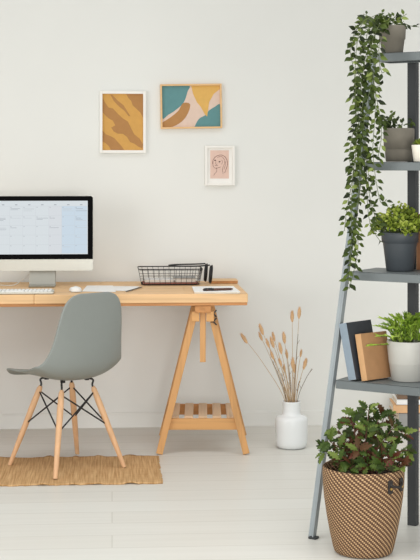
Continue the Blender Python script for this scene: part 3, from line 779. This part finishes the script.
# --- trailing plant on the top shelf
lp = rpt(392.3, .308); wp = rworld(lp.x, lp.y, SH[3] + .0006)
pl = thing('trailing_vine', 'trailing green vine in a grey concrete pot on the top shelf, cascading down the leg', 'potted plant', wp)
pot(pl, [(.036, .0005), (.039, .002), (.0455, .052), (.0485, .054), (.0505, .1), (.049, .103)], .006, 'concrete2', .092, .044)
rng = random.Random(21)
RI = RM.inverted()
def blocked(p, g=.006):                                     # inside, or touching, the rack's steel
    q = RI @ p; a, b = leg_ab(q.z)
    if -.034 - g < q.x - b - .0 < .012 + g and -.012 - g < q.y - a < .03 + g and q.z < ZT + g: return True
    return any(z - .034 - g < q.z < z + g and q.x > leg_ab(z)[1] - g and leg_ab(z)[0] - g < q.y < RB + .01 for z in SH)
mS, mL = MB(), MB()
dp = wp.dot(FWD)
DV = 5.055
strands = [
 ([(386, 24), (374, 17), (362, 24), (357, 50), (355, 90), (356, 140), (352, 190), (351, 240), (349, 284)], .0100, 1.0),
 ([(387, 25), (372, 24), (366, 45), (368, 95), (364, 140), (361, 180), (356, 225), (350, 266)], .0105, 1.0),
 ([(388, 25), (378, 26), (371, 55), (375, 100), (373, 150), (377, 185), (381, 203), (386, 199)], .0105, 1.0),
 ([(386, 24), (368, 18), (356, 30), (351, 48), (354, 76), (352, 104)], .0105, 1.0),
 ([(388, 26), (381, 36), (379, 55), (382, 72), (386, 70)], .0105, 1.0),
 ([(387, 26), (376, 34), (364, 66), (361, 110), (368, 160), (370, 195), (378, 222), (383, 228)], .0105, 1.0),
 ([(386, 26), (374, 30), (359, 60), (362, 84), (372, 88), (380, 85)], .0095, 1.0),
 ([(366, 150), (366, 190), (369, 222), (378, 238), (384, 243)], .016, .95),
 ([(357, 150), (350, 190), (347, 214), (344, 231)], .013, .95),
 ([(362, 60), (354, 120), (349, 155), (352, 170)], .0105, 1.0),
 ([(372, 70), (378, 110), (381, 135), (378, 160)], .0095, .95),
 ([(366, 60), (358, 110), (364, 150), (366, 168)], .0095, 1.0),
 ([(354, 215), (358, 245), (355, 270), (349, 289)], .0125, .95),
 ([(370, 40), (374, 70), (366, 110), (360, 165), (358, 205)], .0115, 1.0),
 ([(380, 26), (372, 18), (364, 14)], .0095, .9), ([(388, 24), (394, 17), (399, 13)], .011, .85), ([(392, 24), (400, 18), (407, 14)], .011, .85),
 ([(390, 24), (396, 21), (401, 20)], .009, .85), ([(386, 25), (391, 19), (394, 18)], .009, .9), ([(394, 25), (400, 24), (404, 21)], .009, .85),
 ([(396, 25), (406, 24), (412, 26), (418, 27)], .014, .8), ([(386, 24), (381, 14), (377, 14)], .010, .85), ([(384, 24), (386, 16), (390, 15)], .010, .85),
 ([(380, 30), (370, 28), (362, 34), (356, 44)], .009, 1.0),
 ([(364, 100), (358, 130), (356, 165), (360, 185)], .011, 1.0),
]
for pts, sp_, sc in strands:
    dj = rng.uniform(-.06, .0)
    P3 = []
    for i, (px, py) in enumerate(pts):
        startpot = pts[0][1] <= 27 and pts[0][0] > 378
        if startpot:
            dd = dp - .01 if i == 0 else (dp + DV + dj) / 2 if i == 1 else DV + dj
            if pts[-1][1] < 30: dd = dp - .02 + .01 * i
        else: dd = DV + dj
        P3.append(at_d(px + rng.uniform(-1, 1), py, dd) - wp)
    if pts[0][1] <= 27 and pts[0][0] > 378: P3[0].z = max(P3[0].z, .108)
    cv = smoothcurve(P3, 8)
    for i_ in range(len(cv)):
        for _ in range(12):
            if blocked(wp + cv[i_], .004): cv[i_] = cv[i_] - FWD * .008
    mS.tube(cv, .0011, 5)
    s_acc, nxt, sidef = 0, .004, 1
    for a, b in zip(cv, cv[1:]):
        seg = (b - a).length; tg = (b - a).normalized()
        while s_acc + seg > nxt:
            q = a + tg * (nxt - s_acc); nxt += sp_ * 1.2 * rng.uniform(.7, 1.3); sidef = -sidef
            out = (rv(rng) + RIGHT * sidef * 1.1 - FWD * .35); out = out - tg * out.dot(tg); out.normalize()
            dr = (out + tg * .5 + Vector((0, 0, rng.uniform(-.5, .35)))).normalized()
            nr = (-FWD + Vector((rng.uniform(-.5, .5), rng.uniform(-.3, .3), rng.uniform(.1, 1.0)))).normalized()
            q2 = q + dr * .005; L_ = rng.uniform(.022, .032) * sc
            if any(blocked(wp + q2 + dr * L_ * f_) for f_ in (0, .5, 1)): continue
            mS.tube([q, q2], .0006, 4, cap=False)
            leaf(mL, q2, dr, nr, L_, L_ * rng.uniform(.48, .62), min(1, max(0, rng.gauss(.45, .28))), 'oval', rng.uniform(.05, .35))
        s_acc += seg
vf = mL.build('leaves', 'vine_leaf', pl); vf['kind'] = 'stuff'
mS.build('vine_stems', 'stem_green', pl)

# --- sparse plant in the big concrete pot on the second shelf
lp = rpt(399, .300); wp = rworld(lp.x, lp.y, SH[2] + .0006)
pl = thing('potted_plant', 'sparse dark leafed plant in a wide two-band concrete pot on the second shelf', 'potted plant', wp)
pot(pl, [(.046, .0005), (.049, .002), (.0525, .046), (.0528, .048), (.0562, .0485), (.0572, .12), (.0555, .124)], .006, 'concrete', .112, .050)
mS, mL = MB(), MB(); rng = random.Random(5); SV0 = RM.to_3x3() @ Vector((0, 1, 0))
for k in range(15):
    an = rng.uniform(0, 2 * pi); r0 = rng.uniform(.005, .04); hgt = rng.uniform(.035, .075); o_ = Vector((cos(an), sin(an), 0))
    if k < 5: o_ = (-RIGHT + FWD * rng.uniform(-.4, .4)).normalized(); hgt *= .7
    cv = smoothcurve([o_ * r0 + Vector((0, 0, .108)), o_ * (r0 + .012) + Vector((0, 0, .108 + hgt * .6)), o_ * (r0 + rng.uniform(.015, .04)) + Vector((0, 0, .108 + hgt))], 5)
    if cv[-1].dot(SV0) > .035: continue
    mS.tube(cv, .001, 5)
    for i, q in enumerate(cv[3:]):
        dr = (rv(rng) + Vector((0, 0, .3)) + o_ * .5).normalized(); leaf(mL, q, dr, (Vector((0, 0, 1)) - FWD + rv(rng) * .5), rng.uniform(.016, .026), .012, rng.random(), 'oval', .2)
mL.build('leaves', 'dark_leaf', pl)['kind'] = 'stuff'; mS.build('stems', 'stem_green', pl)

# --- small succulent
lp = rpt(420.5, .235); wp = rworld(lp.x, lp.y, SH[2] + .0006)
pl = thing('succulent', 'small green succulent in a little cream pot at the edge of the second shelf', 'potted plant', wp)
pot(pl, [(.0235, .0005), (.025, .002), (.0325, .058), (.0315, .061)], .004, 'creampot', .054, .0272)
mL = MB(); rng = random.Random(8)
for k in range(46):
    an = k * 2.39996; tl_ = .15 + .95 * (k / 46); dr = Vector((cos(an) * sin(tl_ * 1.3), sin(an) * sin(tl_ * 1.3), cos(tl_ * 1.3)))
    leaf(mL, Vector((0, 0, .056)) + dr * .004, dr, Vector((0, 0, 1)) + dr * .01, .032 * (.75 + .25 * tl_), .013, rng.random(), 'oval', -.12, fold=.5)
mL.build('leaves', 'succ_leaf', pl)['kind'] = 'stuff'

# --- bush in the charcoal pot on the third shelf
lp = rpt(400, .262); wp = rworld(lp.x, lp.y, SH[1] + .0006)
pl = thing('bushy_plant', 'bushy yellow-green small leafed plant in a charcoal pot on the third shelf', 'potted plant', wp)
pot(pl, [(.048, .0005), (.05, .002), (.0625, .102), (.0632, .1035), (.0668, .104), (.069, .139), (.0677, .142)], .005, 'charpot', .130, .062)
mS, mL = MB(), MB(); rng = random.Random(11); SV = RM.to_3x3() @ Vector((0, 1, 0)); EV = RM.to_3x3() @ Vector((1, 0, 0))
for k in range(150):
    an = rng.uniform(0, 2 * pi); rr_ = sqrt(rng.random()); o_ = Vector((cos(an), sin(an), 0))
    top = o_ * rr_ * .098 + Vector((0, 0, .163 + .075 * (1 - rr_ ** 2) * rng.uniform(.5, 1.15) - .004 * rr_))
    if top.dot(SV) > .06: top -= SV * (top.dot(SV) - .055)
    cv = smoothcurve([o_ * rr_ * .04 + Vector((0, 0, .12)), o_ * rr_ * .07 + Vector((0, 0, .145)), top], 4); mS.tube(cv, .0009, 4)
    for j in range(7):
        q = top - Vector((0, 0, .004 * j)) + rv(rng) * .008
        if q.dot(SV) > .06: continue
        dr = (rv(rng) + o_ * .5 + Vector((0, 0, .55))).normalized()
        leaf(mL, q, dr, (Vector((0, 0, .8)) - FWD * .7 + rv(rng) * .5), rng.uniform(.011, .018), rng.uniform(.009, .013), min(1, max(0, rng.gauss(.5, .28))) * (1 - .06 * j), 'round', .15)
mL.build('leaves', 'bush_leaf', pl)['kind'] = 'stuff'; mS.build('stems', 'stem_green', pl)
# --- fern in the white pot on the lowest shelf
lp = rpt(407.5, .212); wp = rworld(lp.x, lp.y, SH[0] + .0006)
pl = thing('spiky_fern', 'bright green spiky fern in a white pot on the lowest shelf', 'potted plant', wp)
pot(pl, [(.056, .0005), (.0585, .002), (.066, .061), (.0668, .0625), (.0672, .064), (.0745, .14), (.0735, .144)], .005, 'whitepot', .13, .067)
mS, mL = MB(), MB(); rng = random.Random(31)
fr = []
for k in range(64):
    an = rng.uniform(0, 2 * pi); o_ = Vector((cos(an), sin(an), 0)); fr.append((o_, rng.uniform(.0, .05), rng.uniform(.012, .06), rng.uniform(.04, .095)))
LF = (-RIGHT - FWD * .25).normalized()
fr += [(LF, .045, .095, -.006), ((-RIGHT - FWD * .5).normalized(), .045, .075, .03), ((-RIGHT * .9 + FWD * .3).normalized(), .04, .07, .055), ((-RIGHT * .7 - FWD).normalized(), .04, .06, .03)]
for o_, r0, ln, hg in fr:
    cv = smoothcurve([o_ * r0 + Vector((0, 0, .128)), o_ * (r0 + ln * .45) + Vector((0, 0, .135 + hg * .8)), o_ * (r0 + ln) + Vector((0, 0, .135 + hg))], 6); mS.tube(cv, .0010, 4)
    ti = rng.gauss(.5, .22)
    for i in range(2, len(cv)):
        tg = (cv[i] - cv[i - 1]).normalized(); sd = tg.cross(Vector((0, 0, 1))); sd = sd.normalized() if sd.length > 1e-3 else o_
        for sg in (-1, 1):
            leaf(mL, cv[i], (sd * sg * .7 + tg * 1.1 + Vector((0, 0, .35)) + rv(rng) * .3), (Vector((0, 0, 1)) - FWD * .6 + rv(rng) * .3), rng.uniform(.014, .024), .0058, min(1, max(0, ti + rng.gauss(0, .12))), 'blade', .1)
    leaf(mL, cv[-1], (cv[-1] - cv[-2]), Vector((0, 0, 1)) - FWD * .6, .022, .006, min(1, max(0, ti)), 'blade', .1)
mL.build('leaves', 'fern_leaf', pl)['kind'] = 'stuff'; mS.build('stems', 'stem_green', pl)

# ------------------------------------------------------------------ books leaning on the lowest shelf
def book(name, label, x, y, z, h, w, th, lean, yaw, cover, spine, lettering=None, group=None):
    # local: thickness +x, depth +y (spine at y=0), height z; leans toward -x about its lower left edge
    o = thing(name, label, 'book', rworld(x, y, z), EA + yaw, group); o.rotation_mode = 'XYZ'
    o.rotation_euler = (Matrix.Rotation(EA + yaw, 3, 'Z') @ Matrix.Rotation(-lean, 3, 'Y')).to_euler()
    m = MB(); m.box((th / 2, w / 2 + .001, h / 2), (th - .006, w - .006, h - .008)); m.build('page_block', 'paperedge', o)
    m = MB()
    for xx in (.0013, th - .0013): m.box((xx, w / 2, h / 2), (.0026, w, h), bev=.0008)
    m.build('cover', cover, o)
    m = MB(); m.box((th / 2, .0013, h / 2), (th + .0004, .003, h), bev=.0008); m.build('spine', spine, o)
    return o
b1 = rpt(348.6, .088); b2 = rpt(361.0, .098)
th1 = .033
l1 = radians(11.5); l2 = radians(9.5)
book('book', 'dark charcoal book with blue-grey spine leaning at the left end of the lowest shelf', b1.x, b1.y, SH[0] + .0008, .205, .150, th1, radians(12.5), radians(-11), 'navy', 'bluegrey')
book('book', 'tan kraft covered book leaning against the dark book on the lowest shelf', b2.x + .003, b2.y, SH[0] + .0008, .168, .140, .026, radians(11.5), radians(-17), 'kraft', 'kraftspine')

b3 = rpt(417.2, .345)
book('book', 'brown book standing upright behind the charcoal pot on the third shelf', b3.x, .3585, SH[1] + .0008, .206, .15, .02, 0, -pi / 2, 'terracotta', 'kraft')
# books stacked on the floor at the back
zz = 0.0008
for (px, th, cov, w, d_, rz, lab) in ((401.5, .022, 'bookpink', .25, .19, 0, 'pale pink book at the bottom of the floor stack by the wall'),
                          (401, .070, 'bookgrey', .24, .19, 1, 'thick grey book in the floor stack by the wall'),
                          (395.5, .042, 'booktan', .27, .2, 0, 'tan book in the middle of the floor stack by the wall'),
                          (398.3, .027, 'paper', .25, .19, 2, 'white book near the top of the floor stack by the wall'),
                          (400, .018, 'bookbrown', .22, .17, -2, 'brown book on top of the floor stack by the wall')):
    y_ = 6.96; a = at_y(px, 420, y_)
    o = thing('book', lab, 'book', (a.x + w / 2, y_ + d_ / 2, zz), radians(rz - 6), 'books stacked on the floor')
    m = MB(); m.box((0, 0, th / 2), (w - .006, d_ - .004, th - .005)); m.build('page_block', 'paperedge', o)
    m = MB()
    for z_ in (.0014, th - .0014): m.box((0, 0, z_), (w, d_, .0028), bev=.0008)
    m.box((0, -d_ / 2 + .0014, th / 2), (w, .0028, th), bev=.0008); m.build('cover', cov, o); zz += th + .0006

# ------------------------------------------------------------------ woven basket planter
bc = cam2w(.5338, 4.872)
bk = thing('basket_planter', 'reddish green spiky leafed plant in a tall woven basket on the floor under the shelf', 'potted plant', (bc.x, bc.y, 0))
po = [(.0, .001), (.094, .001), (.101, .006), (.106, .02), (.117, .07), (.128, .13), (.1365, .19), (.141, .24), (.1425, .275), (.1415, .296)]
m = MB(); m.lathe(po + [(.1375, .299), (.134, .295), (.134, .262)], 84, uv=True); m.build('woven_basket', 'woven', bk)
m = MB(); m.lathe([(.1335, .262), (.07, .27), (0, .272)], 40); m.build('soil', 'soil', bk)
# leather handle on the camera-right side
ha = math.atan2(-.72, .69) - YAW
for ang in (ha, ha + pi):
    q = MB(); T3 = lambda a_, r, z: Vector((r * cos(a_), r * sin(a_), z))
    q.tube(smoothcurve([T3(ang - .2, .146, .262), T3(ang - .17, .152, .256), T3(ang, .158, .25), T3(ang + .17, .152, .256), T3(ang + .2, .146, .262)], 6), .0042, 8)
    hd = q.build('handle', 'leather', bk)
    for s_ in (-.2, .2):
        q = MB(); R_ = Matrix.Rotation(ang + s_, 3, 'Z'); q.box(T3(ang + s_, .1465, .252), (.006, .019, .046), R_, bev=.002); q.build('leather_tab', 'leather', hd)
        q = MB(); q.tube([T3(ang + s_, .149, .246), T3(ang + s_, .1525, .246)], .0045, 10); q.build('rivet', 'brass', hd)
mS, mL = MB(), MB(); rng = random.Random(42)
stems = []
# leader + side shoots: (lateral, depth, height)
tips = [(.015, .0, .495), (.05, -.02, .475), (-.025, .02, .47), (.075, .03, .47), (-.045, -.03, .455), (.1, -.01, .435), (-.09, .01, .42), (.135, .02, .41), (-.12, -.02, .385), (-.14, .02, .345), (.145, -.03, .36), (.06, -.07, .40), (-.03, -.08, .37), (.0, -.06, .43), (.09, -.08, .34), (-.09, -.07, .33), (.03, .06, .42), (-.06, .06, .38), (.1, .07, .37), (.0, -.1, .32), (.06, -.11, .315), (-.06, -.1, .31), (-.12, -.05, .305), (.12, -.07, .31)]
for lx, ly, hz in tips:
    tp = RIGHT * (lx + .004) + FWD * ly + Vector((0, 0, hz)); b0 = RIGHT * lx * .25 + FWD * ly * .3 + Vector((0, 0, .266))
    mdp = b0.lerp(tp, .5) + Vector((0, 0, .025))
    cv = smoothcurve([b0, mdp, tp], 7); mS.tube(cv, [.0026 - .0014 * i / len(cv) for i in range(len(cv))], 6)
    red = rng.random() < .4
    acc = 0
    for i in range(3, len(cv)):
        tg = (cv[i] - cv[i - 1]).normalized()
        for j in range(1 if i < len(cv) - 2 else 3):
            an = i * 2.4 + j * pi + rng.uniform(-.5, .5); x_ = tg.orthogonal().normalized(); y_ = tg.cross(x_)
            o_ = x_ * cos(an) + y_ * sin(an)
            dr = (o_ + tg * .55 + Vector((0, 0, .1)) + rv(rng) * .25).normalized(); L_ = rng.uniform(.034, .054)
            tipv = cv[i] + dr * L_
            if min(tipv.z, cv[i].z) < .308 and max(tipv.xy.length, cv[i].xy.length) > .118: continue
            ti = rng.uniform(0, .3) if (rng.random() < (.55 if red else .15)) else rng.uniform(.35, 1)
            leaf(mL, cv[i] + dr * .006, dr, (Vector((0, 0, .8)) - FWD * .9 + rv(rng) * .6), L_, L_ * .58, ti, 'holly', rng.uniform(.0, .35), fold=.3)
mL.build('leaves', 'holly_leaf', bk)['kind'] = 'stuff'; mS.build('stems', 'stem_red', bk)

# ------------------------------------------------------------------ light
def area(name, loc, target, sx, sy, power, c=(1, 1, 1)):
    l = bpy.data.lights.new(name, 'AREA'); l.shape = 'RECTANGLE'; l.size = sx; l.size_y = sy; l.energy = power; l.color = c
    o = bpy.data.objects.new(name, l); col.objects.link(o); o.location = loc
    o.rotation_euler = (Vector(target) - Vector(loc)).to_track_quat('-Z', 'Y').to_euler(); return o
area('overhead_fill', (1.0, 4.2, 3.3), (1.0, 4.7, 0), 5.0, 2.6, 50, (1, .995, .985)).data.spread = radians(115)  # added overhead fill to brighten the floor, no fixture there
area('window_light', (-4.6, 1.8, 1.7), (1.6, 6.0, .4), 3.2, 2.6, 105, (1, .99, .975))
area('front_fill', (1.0, -.8, 1.0), (1.1, 6.5, .2), 3.2, 1.6, 150, (1, .985, .965))  # added soft fill from behind the camera, lifts lower wall and floor
w = bpy.data.worlds.new('daylight'); scene.world = w; w.use_nodes = True
bg = w.node_tree.nodes['Background']; bg.inputs['Color'].default_value = (1, .995, .97, 1); bg.inputs['Strength'].default_value = .54
cam = bpy.data.cameras.new('camera'); co = bpy.data.objects.new('camera', cam); col.objects.link(co)
co.location = (0, 0, H); co.rotation_euler = (pi / 2, 0, -YAW)
cam.sensor_fit = 'HORIZONTAL'; cam.sensor_width = 36; cam.lens = 36 * F / 420; cam.shift_y = -(280 - HY) / 420
cam.clip_start = .05
scene.camera = co
scene.view_settings.view_transform = 'Standard'
